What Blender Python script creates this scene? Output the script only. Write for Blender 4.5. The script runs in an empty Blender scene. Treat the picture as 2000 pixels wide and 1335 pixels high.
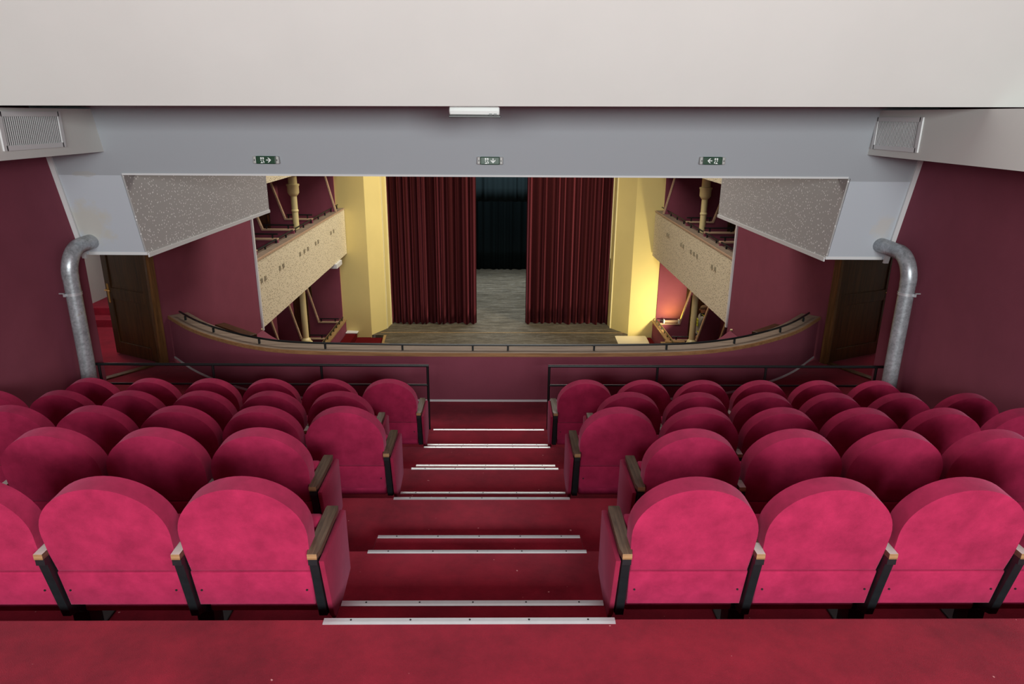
import bpy, bmesh, math, random
from mathutils import Vector, Matrix
random.seed(11)
S = bpy.context.scene
COL = S.collection
ZS = 7.3          # height of the camera above the stalls floor; everything is laid out relative to eye level, then lifted by ZS

# ------------------------------------------------------------------ camera
cam_d = bpy.data.cameras.new('camera'); cam = bpy.data.objects.new('camera', cam_d); COL.objects.link(cam)
cam_d.sensor_width = 36.0; cam_d.lens = 1353.23 / 2000 * 36.0; cam_d.clip_start = 0.05; cam_d.clip_end = 200
_R = [(0.99984638, -0.0147438, 0.00947861), (0.0044326, -0.31050808, -0.95056041), (0.01695806, 0.95045639, -0.31039502)]
cam.matrix_world = Matrix(((_R[0][0], -_R[1][0], -_R[2][0], 0.11334),
                           (_R[0][1], -_R[1][1], -_R[2][1], 0.0),
                           (_R[0][2], -_R[1][2], -_R[2][2], ZS), (0, 0, 0, 1)))
S.camera = cam
# ------------------------------------------------------------------ world, exposure, lamps
S.view_settings.view_transform = 'Standard'; S.view_settings.look = 'None'
S.view_settings.exposure = 0.0; S.view_settings.gamma = 1.0; S.view_settings.use_curve_mapping = False
S.cycles.use_denoising = True
S.cycles.max_bounces = 8; S.cycles.diffuse_bounces = 2; S.cycles.glossy_bounces = 3
w = bpy.data.worlds.new('world'); S.world = w; w.use_nodes = True
w.node_tree.nodes['Background'].inputs[0].default_value = (0.80, 0.86, 1.0, 1)
w.node_tree.nodes['Background'].inputs[1].default_value = 0.04

def area(name, loc, target, sx, sy, power, color=(1, 1, 1), spread=180):
    d = bpy.data.lights.new(name, 'AREA'); d.shape = 'RECTANGLE'; d.size = sx; d.size_y = sy
    d.energy = power; d.color = color; d.spread = math.radians(spread)
    o = bpy.data.objects.new(name, d); COL.objects.link(o)
    o.location = (loc[0], loc[1], loc[2] + ZS)
    v = Vector(target) - Vector(loc); o.rotation_euler = v.to_track_quat('-Z', 'Y').to_euler()
    return o
# area lights in two assumed, unseen rear windows, placed to shape the seat shadows
area('assumed_window_light_left', (-1.55, -3.85, 0.62), (-1.2, 5.0, -1.0), 2.2, 1.25, 300, (0.95, 1.0, 0.98))
area('assumed_window_light_right', (1.75, -3.85, 0.62), (1.6, 5.0, -1.0), 2.2, 1.25, 510, (0.95, 1.0, 0.98))
# unseen fill lights added to brighten the auditorium and the left pillar
area('hall_fill_top', (0.1, 13.5, 4.6), (0.1, 13.8, -7), 5.5, 5.0, 620, (1.0, 0.94, 0.84))
area('hall_fill_side', (3.0, 18.2, 1.8), (-3.6, 19.9, -4.0), 1.0, 1.0, 210, (1.0, 0.90, 0.70), 120)
# lights above the stage, behind the house curtain, and in the two corridors
area('stage_work_lamp', (0.3, 23.6, 1.0), (0.3, 25.6, -6), 4.0, 1.5, 620, (0.80, 0.92, 1.0))
area('stage_rear_fill', (0.3, 27.5, 1.2), (0.3, 28.0, -6), 4.0, 0.8, 260, (0.80, 0.92, 1.0))  # fill added to brighten the floor near the backdrop
area('corridor_lamp_left', (-5.7, 9.7, -1.12), (-5.7, 9.7, -4), 0.5, 0.5, 20, (1.0, 0.95, 0.88))
area('corridor_lamp_right', (5.8, 9.6, -1.12), (5.8, 9.6, -4), 0.5, 0.5, 14, (1.0, 0.95, 0.88))

# ------------------------------------------------------------------ materials
def nt(name):
    m = bpy.data.materials.new(name); m.use_nodes = True
    return m, m.node_tree.nodes, m.node_tree.links, m.node_tree.nodes['Principled BSDF']
def lin(c):
    return tuple(((v / 255) / 12.92 if v / 255 <= 0.04045 else ((v / 255 + 0.055) / 1.055) ** 2.4) for v in c) + (1,)
def coords(n, l, scale=(1, 1, 1), kind='Object'):
    t = n.new('ShaderNodeTexCoord'); mp = n.new('ShaderNodeMapping'); mp.inputs['Scale'].default_value = scale
    l.new(t.outputs[kind], mp.inputs[0]); return mp.outputs[0]
def noise(n, l, vec, scale, detail=3, rough=0.55):
    t = n.new('ShaderNodeTexNoise'); t.inputs['Scale'].default_value = scale
    t.inputs['Detail'].default_value = detail; t.inputs['Roughness'].default_value = rough
    if vec is not None: l.new(vec, t.inputs['Vector'])
    return t.outputs['Fac']
def ramp(n, l, fac, stops):
    r = n.new('ShaderNodeValToRGB'); e = r.color_ramp.elements
    while len(e) < len(stops): e.new(0.5)
    for i, (p, c) in enumerate(stops): e[i].position = p; e[i].color = c
    l.new(fac, r.inputs[0]); return r.outputs[0]
def bump(n, l, b, h, strength, dist):
    t = n.new('ShaderNodeBump'); t.inputs['Strength'].default_value = strength; t.inputs['Distance'].default_value = dist
    l.new(h, t.inputs['Height']); l.new(t.outputs[0], b.inputs['Normal'])
def plain(name, c, rough=0.6, metal=0.0, spec=0.5, var=0.0, vscale=6.0, bmp=0.0, bscale=200):
    m, n, l, b = nt(name); L = lin(c)
    b.inputs['Base Color'].default_value = L; b.inputs['Roughness'].default_value = rough
    b.inputs['Metallic'].default_value = metal; b.inputs['Specular IOR Level'].default_value = spec
    if var or bmp: v = coords(n, l)
    if var:
        f = noise(n, l, v, vscale, 4)
        l.new(ramp(n, l, f, [(0.25, tuple(x * (1 - var) for x in L[:3]) + (1,)), (0.75, tuple(min(1, x * (1 + var)) for x in L[:3]) + (1,))]), b.inputs['Base Color'])
    if bmp: bump(n, l, b, noise(n, l, v, bscale, 2), bmp, 0.004)
    return m
def velvet(name, c, var=0.22, sheen=0.5, tint=(1, 0.35, 0.55, 1)):
    m, n, l, b = nt(name); L = lin(c); v = coords(n, l)
    oi = n.new('ShaderNodeObjectInfo'); ad = n.new('ShaderNodeVectorMath'); ad.operation = 'ADD'
    sc = n.new('ShaderNodeVectorMath'); sc.operation = 'SCALE'; sc.inputs[3].default_value = 3.7
    l.new(oi.outputs['Location'], sc.inputs[0]); l.new(v, ad.inputs[0]); l.new(sc.outputs[0], ad.inputs[1]); v = ad.outputs[0]
    f = noise(n, l, v, 9, 6, 0.65)
    lo = tuple(x * (1 - var) for x in L[:3]) + (1,); hi = tuple(min(1, x * (1 + var)) for x in L[:3]) + (1,)
    l.new(ramp(n, l, f, [(0.3, lo), (0.72, hi)]), b.inputs['Base Color'])
    b.inputs['Roughness'].default_value = 0.95; b.inputs['Specular IOR Level'].default_value = 0.1
    b.inputs['Sheen Weight'].default_value = sheen; b.inputs['Sheen Roughness'].default_value = 0.45
    b.inputs['Sheen Tint'].default_value = tint
    bump(n, l, b, noise(n, l, v, 420, 2), 0.25, 0.002)
    return m
def carpet(name, c, var=0.3):
    m, n, l, b = nt(name); L = lin(c); v = coords(n, l)
    f = noise(n, l, v, 2.2, 8, 0.7)
    lo = tuple(x * (1 - var) for x in L[:3]) + (1,); hi = tuple(min(1, x * (1 + var)) for x in L[:3]) + (1,)
    base = ramp(n, l, f, [(0.32, lo), (0.66, hi)])
    sp = noise(n, l, v, 38, 1, 0.5)
    lint = ramp(n, l, sp, [(0.80, (0, 0, 0, 1)), (0.815, (1, 1, 1, 1))])
    mx = n.new('ShaderNodeMix'); mx.data_type = 'RGBA'; l.new(lint, mx.inputs[0]); l.new(base, mx.inputs[6]); mx.inputs[7].default_value = lin((205, 150, 150))
    l.new(mx.outputs[2], b.inputs['Base Color'])
    b.inputs['Roughness'].default_value = 1.0; b.inputs['Specular IOR Level'].default_value = 0.05
    b.inputs['Sheen Weight'].default_value = 0.25; b.inputs['Sheen Tint'].default_value = (1, 0.4, 0.5, 1)
    bump(n, l, b, noise(n, l, v, 320, 2), 0.5, 0.004)
    return m
def wood(name, c1, c2, axis=1, rough=0.5, k=1.0):
    m, n, l, b = nt(name)
    s = [26 * k, 26 * k, 26 * k]; s[axis] = 1.6 * k
    v = coords(n, l, tuple(s)); f = noise(n, l, v, 1.6, 6, 0.7)
    l.new(ramp(n, l, f, [(0.3, lin(c1)), (0.7, lin(c2))]), b.inputs['Base Color'])
    b.inputs['Roughness'].default_value = rough; b.inputs['Specular IOR Level'].default_value = 0.35
    bump(n, l, b, f, 0.15, 0.004); return m
def perforated(name, c, cd, scale, thr, rough=0.8):
    m, n, l, b = nt(name); v = coords(n, l)
    t = n.new('ShaderNodeTexVoronoi'); t.inputs['Scale'].default_value = scale; t.inputs['Randomness'].default_value = 0.85
    l.new(v, t.inputs['Vector'])
    l.new(ramp(n, l, t.outputs['Distance'], [(thr, lin(cd)), (thr + 0.05, lin(c))]), b.inputs['Base Color'])
    b.inputs['Roughness'].default_value = rough; b.inputs['Specular IOR Level'].default_value = 0.2
    return m

M = {}
M['seat'] = velvet('plush_crimson', (154, 36, 72), 0.24, 0.2)
M['side'] = velvet('plush_side', (140, 33, 62), 0.14, 0.12)
M['carpet'] = carpet('carpet_red', (126, 23, 40), 0.38)
M['burgundy'] = plain('wall_burgundy', (132, 68, 84), 0.85, spec=0.15, var=0.06, vscale=3, bmp=0.35, bscale=260)
M['white'] = plain('plaster_white', (216, 217, 213), 0.75, spec=0.2, var=0.02, vscale=2.0)
M['white_trim'] = plain('white_trim', (218, 219, 220), 0.5)
M['cream'] = plain('paint_cream', (232, 212, 140), 0.7, spec=0.2, var=0.03, vscale=1.5)
M['cream_edge'] = plain('paint_cream_light', (240, 226, 170), 0.6)
M['colcream'] = plain('column_cream', (222, 204, 148), 0.4, var=0.04)
M['perf_near'] = perforated('acoustic_panel_grey', (176, 174, 173), (240, 240, 240), 27, 0.20)
M['perf_far'] = perforated('acoustic_panel_cream', (226, 214, 184), (140, 126, 98), 24, 0.25)
M['black'] = plain('metal_black', (14, 20, 22), 0.38, spec=0.5)
M['blackseat'] = plain('steel_black', (24, 27, 30), 0.42, spec=0.45, var=0.2, vscale=30)
M['armwood'] = wood('armrest_wood', (62, 48, 38), (112, 92, 74), 1, 0.42, 2.2)
M['armend'] = wood('armrest_end_wood', (128, 94, 60), (164, 128, 90), 0, 0.55, 2.0)
M['door'] = wood('door_wood', (46, 28, 12), (92, 60, 30), 2, 0.4, 0.55)
M['doorframe'] = wood('door_frame_wood', (66, 42, 20), (120, 82, 46), 2, 0.4, 0.8)
M['ledge'] = wood('ledge_wood', (112, 94, 80), (168, 148, 130), 0, 0.55, 0.7)
M['ledgeedge'] = wood('ledge_edge_wood', (120, 84, 52), (168, 126, 84), 0, 0.5, 0.8)
M['capwood'] = wood('cap_wood', (170, 138, 112), (206, 174, 146), 0, 0.5, 0.8)
M['ledgegold'] = wood('ledge_golden_wood', (128, 100, 64), (184, 150, 100), 1, 0.5, 0.8)
M['alu'] = plain('aluminium_strip', (205, 208, 212), 0.34, metal=0.55, var=0.04, vscale=20)
M['screw'] = plain('screw_dark', (60, 60, 62), 0.5, metal=0.8)
M['brass'] = plain('brass', (190, 150, 80), 0.3, metal=1.0)
M['curtain'] = velvet('curtain_velvet', (43, 8, 10), 0.12, 0.45, (1, 0.2, 0.25, 1))
M['drape'] = plain('black_drape', (22, 30, 32), 0.95, spec=0.05)
M['green'] = plain('sign_green', (6, 62, 38), 0.3)
M['signwhite'] = plain('sign_white', (235, 240, 238), 0.4)
M['signcap'] = plain('sign_end_cap', (176, 176, 174), 0.3)
M['signdark'] = plain('sign_dark', (60, 62, 62), 0.4)
M['socket'] = plain('socket_grey', (150, 140, 116), 0.5)
M['skin'] = plain('skin', (190, 140, 105), 0.6)
M['hood'] = plain('hoodie_grey', (150, 150, 148), 0.9, var=0.1, vscale=20)
M['hooddark'] = plain('hoodie_dark', (52, 56, 60), 0.9)
M['yellow'] = plain('print_yellow', (214, 226, 60), 0.7)
M['jeans'] = plain('jeans_blue', (50, 58, 66), 0.9, var=0.15, vscale=30)
M['hair'] = plain('hair_cropped', (120, 95, 66), 0.9)
M['red'] = plain('carpet_stage_red', (92, 18, 22), 0.95, spec=0.05, var=0.1, vscale=8)
M['board'] = plain('painted_board', (224, 212, 178), 0.7)
M['paper'] = plain('varnish_worn', (190, 182, 176), 0.6)

def galvanised():
    m, n, l, b = nt('galvanised_steel'); v = coords(n, l)
    t = n.new('ShaderNodeTexVoronoi'); t.inputs['Scale'].default_value = 55; l.new(v, t.inputs['Vector'])
    f = noise(n, l, v, 7, 5, 0.7)
    mx = n.new('ShaderNodeMix'); mx.data_type = 'RGBA'; mx.inputs[0].default_value = 0.35
    l.new(ramp(n, l, f, [(0.3, lin((120, 126, 130))), (0.62, lin((188, 194, 200))), (0.72, lin((150, 140, 124)))]), mx.inputs[6])
    l.new(ramp(n, l, t.outputs['Color'], [(0.2, lin((140, 146, 150))), (0.8, lin((200, 206, 212)))]), mx.inputs[7])
    l.new(mx.outputs[2], b.inputs['Base Color'])
    b.inputs['Metallic'].default_value = 0.45; b.inputs['Roughness'].default_value = 0.36
    return m
M['galv'] = galvanised()

def stage_floor():
    m, n, l, b = nt('stage_boards'); v = coords(n, l, (0.9, 9.0, 1)); f = noise(n, l, v, 1.5, 8, 0.75)
    v2 = coords(n, l, (3, 40, 1)); f2 = noise(n, l, v2, 1.5, 5, 0.8)
    c = ramp(n, l, f, [(0.3, lin((44, 38, 30))), (0.5, lin((84, 76, 62))), (0.72, lin((128, 118, 102)))])
    s = ramp(n, l, f2, [(0.55, (0, 0, 0, 1)), (0.74, (0.7, 0.7, 0.7, 1))])
    mx = n.new('ShaderNodeMix'); mx.data_type = 'RGBA'; l.new(s, mx.inputs[0]); l.new(c, mx.inputs[6]); mx.inputs[7].default_value = lin((196, 192, 184))
    l.new(mx.outputs[2], b.inputs['Base Color']); b.inputs['Roughness'].default_value = 0.7; b.inputs['Specular IOR Level'].default_value = 0.2
    return m
M['stage'] = stage_floor()

def stained_plaster():
    # white paint with the damp stain around the left duct and a smear under the joint above it
    m, n, l, b = nt('plaster_stained'); tc = n.new('ShaderNodeTexCoord')
    def blob(center, size, r0, r1, k):
        mp = n.new('ShaderNodeMapping'); mp.vector_type = 'TEXTURE'
        mp.inputs['Location'].default_value = center; mp.inputs['Scale'].default_value = size
        l.new(tc.outputs['Object'], mp.inputs[0])
        ln = n.new('ShaderNodeVectorMath'); ln.operation = 'LENGTH'; l.new(mp.outputs[0], ln.inputs[0])
        f = noise(n, l, tc.outputs['Object'], 9, 4)
        a = n.new('ShaderNodeMath'); a.operation = 'MULTIPLY_ADD'; l.new(f, a.inputs[0]); a.inputs[1].default_value = 0.9
        l.new(ln.outputs['Value'], a.inputs[2])
        return ramp(n, l, a.outputs[0], [(r0, (k, k, k, 1)), (r1, (0, 0, 0, 1))])
    base = None
    prev = None
    sp = n.new('ShaderNodeSeparateXYZ'); l.new(tc.outputs['Object'], sp.inputs[0])
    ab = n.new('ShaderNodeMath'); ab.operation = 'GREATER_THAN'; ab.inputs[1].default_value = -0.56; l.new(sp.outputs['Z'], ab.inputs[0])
    pm = n.new('ShaderNodeMix'); pm.data_type = 'RGBA'; l.new(ab.outputs[0], pm.inputs[0]); pm.inputs[6].default_value = lin((192, 198, 206)); pm.inputs[7].default_value = lin((166, 170, 176)); paint_with_shade = pm.outputs[2]  # beam darkened in its colour above the joint, for shade under the ceiling edge
    for ce, sz, r0, r1, k, col in (((-3.83, 6.77, -1.02), (0.42, 3, 0.42), 0.75, 1.0, 0.55, (196, 190, 172)),
                                   ((-3.74, 6.63, -0.55), (0.22, 3, 0.05), 0.9, 1.35, 0.5, (170, 168, 162)),
                                   ((3.86, 6.75, -1.0), (0.2, 3, 0.3), 0.75, 1.2, 0.4, (206, 196, 180))):
        mx = n.new('ShaderNodeMix'); mx.data_type = 'RGBA'; l.new(blob(ce, sz, min(r0, .99), min(r1, 1.0), k), mx.inputs[0])
        if prev is None: l.new(paint_with_shade, mx.inputs[6])
        else: l.new(prev, mx.inputs[6])
        mx.inputs[7].default_value = lin(col); prev = mx.outputs[2]
    l.new(prev, b.inputs['Base Color']); b.inputs['Roughness'].default_value = 0.7; b.inputs['Specular IOR Level'].default_value = 0.2
    return m
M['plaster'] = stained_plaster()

# ------------------------------------------------------------------ mesh helpers
class MB:
    """collects shapes into one mesh"""
    def __init__(self): self.bm = bmesh.new()
    def box(self, x0, x1, y0, y1, z0, z1, bev=0.0, seg=2, mat=None, mi=0):
        vs = [self.bm.verts.new((x, y, z)) for x in (x0, x1) for y in (y0, y1) for z in (z0, z1)]
        fs = [self.bm.faces.new([vs[i] for i in q]) for q in ((0, 1, 3, 2), (4, 6, 7, 5), (0, 4, 5, 1), (2, 3, 7, 6), (0, 2, 6, 4), (1, 5, 7, 3))]
        if mat is not None:
            for v in vs: v.co = mat @ v.co
        for f_ in fs: f_.material_index = mi
        if bev: bmesh.ops.bevel(self.bm, geom=list({e for f_ in fs for e in f_.edges}), offset=bev, segments=seg, affect='EDGES', profile=0.5)
        return self
    def prism(self, pts, d, bev=0.0, seg=2, mi=0):
        """closed polygon pts (3-D, planar) pushed along d"""
        d = Vector(d); a = [self.bm.verts.new(p) for p in pts]; b = [self.bm.verts.new(Vector(p) + d) for p in pts]
        fs = [self.bm.faces.new(a), self.bm.faces.new(b[::-1])]
        caps = [e for f_ in fs for e in f_.edges]
        k = len(pts)
        for i in range(k): fs.append(self.bm.faces.new((a[i], b[i], b[(i + 1) % k], a[(i + 1) % k])))
        for f_ in fs: f_.material_index = mi
        if bev: bmesh.ops.bevel(self.bm, geom=caps, offset=bev, segments=seg, affect='EDGES', profile=0.5)
        return self
    def tube(self, path, r, n=10, cap=True):
        path = [Vector(p) for p in path]; rs = r if isinstance(r, (list, tuple)) else [r] * len(path)
        rings = []; up = None
        for i, p in enumerate(path):
            t = (path[min(i + 1, len(path) - 1)] - path[max(i - 1, 0)]).normalized()
            if up is None: up = Vector((0, 0, 1)) if abs(t.z) < 0.9 else Vector((1, 0, 0))
            u = (up - t * up.dot(t)).normalized(); v = t.cross(u); up = u
            rings.append([self.bm.verts.new(p + (u * math.cos(2 * math.pi * k / n) + v * math.sin(2 * math.pi * k / n)) * rs[i]) for k in range(n)])
        for a, b in zip(rings, rings[1:]):
            for k in range(n): self.bm.faces.new((a[k], a[(k + 1) % n], b[(k + 1) % n], b[k]))
        if cap: self.bm.faces.new(rings[0][::-1]); self.bm.faces.new(rings[-1])
        return self
    def lathe(self, c, prof, n=24):
        """prof: (r, z) around the vertical axis at c"""
        return self.tube([(c[0], c[1], z) for r, z in prof], [r for r, z in prof], n)
    def sweep(self, line, section):
        """line: plan points (x, y); section: (offset along outward normal, z) closed polygon"""
        rings = []
        for i, p in enumerate(line):
            a = Vector(line[max(i - 1, 0)]); b = Vector(line[min(i + 1, len(line) - 1)])
            t = (b - a).normalized(); nrm = Vector((-t.y, t.x))
            rings.append([self.bm.verts.new((p[0] + nrm.x * o, p[1] + nrm.y * o, z)) for o, z in section])
        k = len(section)
        for a, b in zip(rings, rings[1:]):
            for i in range(k): self.bm.faces.new((a[i], a[(i + 1) % k], b[(i + 1) % k], b[i]))
        self.bm.faces.new(rings[0][::-1]); self.bm.faces.new(rings[-1]); return self
    def face(self, pts): self.bm.faces.new([self.bm.verts.new(p) for p in pts]); return self
    def build(self, name, mat, parent=None, smooth=0, kind=None, recalc=True):
        if recalc: bmesh.ops.recalc_face_normals(self.bm, faces=self.bm.faces[:])
        me = bpy.data.meshes.new(name)
        if parent is not None:
            off = Vector((0, 0, 0)); p = parent
            while p is not None: off += p.location; p = p.parent
            for v in self.bm.verts: v.co -= off
        self.bm.to_mesh(me); self.bm.free()
        for m_ in (mat if isinstance(mat, (list, tuple)) else [mat]): me.materials.append(m_)
        if smooth:
            me.polygons.foreach_set('use_smooth', [True] * len(me.polygons))
            me.set_sharp_from_angle(angle=math.radians(smooth))
        o = bpy.data.objects.new(name, me); COL.objects.link(o)
        if parent is not None: o.parent = parent
        if kind: o['kind'] = kind
        return o
def tag(o, label, cat, group=None):
    o['label'] = label; o['category'] = cat
    if group: o['group'] = group
    return o
def thing(name, label, cat, loc, group=None):
    o = bpy.data.objects.new(name, None); COL.objects.link(o); o.empty_display_size = 0.1
    o.location = loc; return tag(o, label, cat, group)
def struct(name, mb, mat, **k): return mb.build(name, mat, None, kind='structure', **k)
def spline(pts, n=8):
    out = []
    P = [Vector(p) for p in pts]; P = [P[0] * 2 - P[1]] + P + [P[-1] * 2 - P[-2]]
    for i in range(1, len(P) - 2):
        for k in range(n):
            t = k / n; a, b, c, d = P[i - 1], P[i], P[i + 1], P[i + 2]
            out.append(0.5 * ((2 * b) + (c - a) * t + (2 * a - 5 * b + 4 * c - d) * t * t + (3 * b - a - 3 * c + d) * t ** 3))
    out.append(P[-2]); return out

# ------------------------------------------------------------------ levels of the raked gallery
EY = [2.235 + 0.8484 * k for k in range(6)]
EZ = [-1.865, -2.146, -2.339, -2.586, -2.829, -3.057]
ZF = -3.17                     # cross aisle in front of the lowest row
WX = 4.02                      # side walls of the gallery
HX = 0.10                      # centre line of the auditorium
WZ = 3.5
# ---- floor: terraces, aisle half steps, cross aisle
f = MB()
prev = -4.0
for k in range(6):
    f.box(-WX, WX, prev, EY[k], EZ[k] - 0.6, EZ[k], 0.006, 1); prev = EY[k]
for k in range(5):
    zm = (EZ[k] + EZ[k + 1]) / 2
    f.box(-0.575, 0.575, EY[k], EY[k] + 0.2778, EZ[k + 1] - 0.05, zm, 0.006, 1)
plan = [(-WX, 6.47), (-WX, 6.9), (-5.0, 7.5), (-6.8, 8.0), (-6.8, 10.4), (-5.4, 10.4), (-4.33, 8.85), (-3.47, 8.25), (-2.2, 7.62), (0, 7.55), (2.3, 7.62),
        (3.55, 8.3), (4.5, 9.0), (5.5, 10.4), (6.9, 10.4), (6.9, 8.0), (5.0, 7.5), (WX, 6.8), (WX, 6.47)]
f.prism([(x, y, ZF) for x, y in plan], (0, 0, -0.3))
# stairs beyond the left doorway
for i in range(2): f.box(-7.0, -4.9, 10.35 + 0.28 * i, 13.0, ZF - 0.3, ZF + 0.115 * (i + 1))
struct('floor', f, M['carpet'])

# ---- side walls, rear wall with two assumed, unseen windows framing the added lights
for s, nm in ((-1, 'left'), (1, 'right')):
    m = MB(); m.box(*sorted((s * WX, s * (WX + 0.15))), -4.0, 6.86 if s < 0 else 6.76, -3.7, WZ)
    struct('wall_' + nm, m, M['burgundy'])
rear = MB()
for x0, x1, z0, z1 in ((-WX, WX, -2.5, -0.05), (-WX, WX, 1.3, WZ + .2), (-WX, -2.65, -0.05, 1.3), (-0.45, 0.65, -0.05, 1.3), (2.85, WX, -0.05, 1.3)):
    rear.box(x0, x1, -4.15, -4.0, z0, z1)
struct('wall_rear', rear, M['burgundy'])
for i, (x0, x1) in enumerate(((-2.65, -0.45), (0.65, 2.85))):
    m = MB(); z0, z1 = -0.05, 1.3
    m.box(x0, x0 + 0.06, -4.1, -3.95, z0, z1).box(x1 - 0.06, x1, -4.1, -3.95, z0, z1).box(x0, x1, -4.1, -3.95, z0, z0 + 0.06).box(x0, x1, -4.1, -3.95, z1 - 0.06, z1)
    m.box((x0 + x1) / 2 - .03, (x0 + x1) / 2 + .03, -4.1, -3.96, z0, z1)
    struct('assumed_window_%d' % (i + 1), m, M['white_trim'])

# ---- ceiling: flat, then a bulkhead sloping down to its lower edge, then a low flat strip to the beam
CE = 5.0
c = MB()
c.prism([(-4.2, 2.95, WZ), (-4.2, CE, 0.030), (-4.2, 6.75, 0.055), (-4.2, 6.75, 0.3), (-4.2, 5.15, 0.35), (-4.2, 3.15, WZ)], (8.4, 0, 0))
for v in c.bm.verts:
    if v.co.y > 4.9: v.co.z += (v.co.x + 3.6) * 0.0080
struct('ceiling_bulkhead', c, M['white'])
struct('ceiling', MB().box(-4.2, 4.2, -4.2, 3.2, WZ + .005, WZ + .2), M['burgundy'])  # unseen; dark colour chosen to cut the bounce onto the seats

# ---- beam with its two side brackets: one leaning face with the wide opening cut out
def by(z): return 6.624 + 0.278 * (-0.546 - z)
bz0, bz1 = -0.546, -1.345
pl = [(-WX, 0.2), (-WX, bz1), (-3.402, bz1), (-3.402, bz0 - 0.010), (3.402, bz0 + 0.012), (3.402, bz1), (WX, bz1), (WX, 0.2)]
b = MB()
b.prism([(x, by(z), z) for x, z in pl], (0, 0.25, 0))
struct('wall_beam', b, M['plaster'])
# a thin white moulding along the brackets' outer edges, and along the opening
tm = MB()
for s in (-1, 1):
    tm.prism([(s * WX, by(-0.36) - 0.02, -0.36), (s * (WX - 0.045), by(-0.36) - 0.02, -0.36), (s * (WX - 0.045), by(bz1) - 0.02, bz1 - 0.035), (s * WX, by(bz1) - 0.02, bz1 - 0.035)], (0, 0.03, 0))
    tm.prism([(s * 3.95, by(bz1) - 0.012, bz1), (s * 3.38, by(bz1) - 0.012, bz1), (s * 3.38, by(bz1) - 0.012, bz1 + 0.03), (s * 3.95, by(bz1) - 0.012, bz1 + 0.03)], (0, 0.02, 0))
tm.prism([(-3.385, by(bz0) - 0.012, bz0 - 0.010), (3.375, by(bz0) - 0.012, bz0 + 0.012), (3.375, by(bz0) - 0.016, bz0 + 0.030), (-3.385, by(bz0) - 0.016, bz0 + 0.008)], (0, 0.02, 0))
struct('trim_1', tm, M['white_trim'])
# ---- soffit boxes (duct casings) along both side walls
for s, nm, z0 in ((-1, 'left', -0.345), (1, 'right', -0.312)):
    m = MB(); m.box(*sorted((s * 3.49, s * (WX + 0.05))), -4.0, by(-0.2) + .05, z0, 0.02 if s < 0 else 0.075)
    struct('ceiling_soffit_' + nm, m, M['white'])
    # air grille in the casing
    y0, y1 = ((5.28, 5.97), (5.79, 6.46))[0 if s < 0 else 1]; zt, zb = ((-0.035, -0.25), (-0.012, -0.225))[0 if s < 0 else 1]
    g = thing('vent_grille', ('white slatted air grille in the casing above the left wall', 'white slatted air grille in the casing above the right wall')[s > 0], 'air vent', (s * 3.49, (y0 + y1) / 2, (zt + zb) / 2), 'air grilles')
    X = s * 3.49; fr = MB()
    xa, xb = sorted((X, X - s * 0.012))
    fr.box(xa, xb, y0 - .03, y0 + 0.012, zb - .03, zt + .03).box(xa, xb, y1 - 0.012, y1 + .03, zb - .03, zt + .03)
    fr.box(xa, xb, y0, y1, zb - .03, zb + .006).box(xa, xb, y0, y1, zt - .006, zt + .03)
    fr.build('frame', M['white_trim'], g)
    q = MB(); q.box(*sorted((X - s * 0.001, X - s * 0.002)), y0, y1, zb, zt); q.build('backing', M['signdark'], g)
    sl = MB(); nsl = 30
    for i in range(nsl):
        yy = y0 + (y1 - y0) * (i + .5) / nsl
        sl.box(*sorted((X - s * 0.0025, X - s * 0.006)), yy - 0.0045, yy + 0.0045, zb, zt)
    sl.build('slats', M['white_trim'], g)

# ---- perforated side casings of the opening (upper side galleries)
for s, nm, yf in ((-1, 'left', 10.62), (1, 'right', 10.46)):
    x0, x1 = sorted((s * 3.385, s * 3.50)); zb = bz1 + .005
    p = thing('acoustic_panel', 'pale dotted acoustic panel hanging on the %s side of the opening under the beam' % nm, 'wall panel', (s * 3.4, 8.7, zb), 'acoustic panels flanking the opening')
    m = MB(); m.prism([(s * 3.385, by(bz0 - .02) + .004, bz0 + (.010 if s > 0 else -.012)), (s * 3.385, by(zb) + .004, zb), (s * 3.385, yf, zb - 0.055), (s * 3.385, yf, 0.1), (s * 3.385, by(bz0) + .3, 0.1), (s * 3.385, by(bz0) + .3, bz0 + (.010 if s > 0 else -.012))], (s * 0.015, 0, 0))
    m.build('panel', M['perf_near'], p)
    m = MB(); m.box(*sorted((s * 3.372, s * 3.384)), by(zb) + .012, yf, zb - 0.03, zb + 0.012)
    for v in m.bm.verts:
        if v.co.y > 9: v.co.z -= 0.055
    m.build('edge_strip', M['white_trim'], p)
    # floor slab of the upper gallery behind it
    m = MB(); m.box(*sorted((s * 3.52, s * 6.0)), by(zb) + .3, yf, -1.0, 0.2)
    struct('ceiling_upper_gallery_' + nm, m, M['white'])

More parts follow.
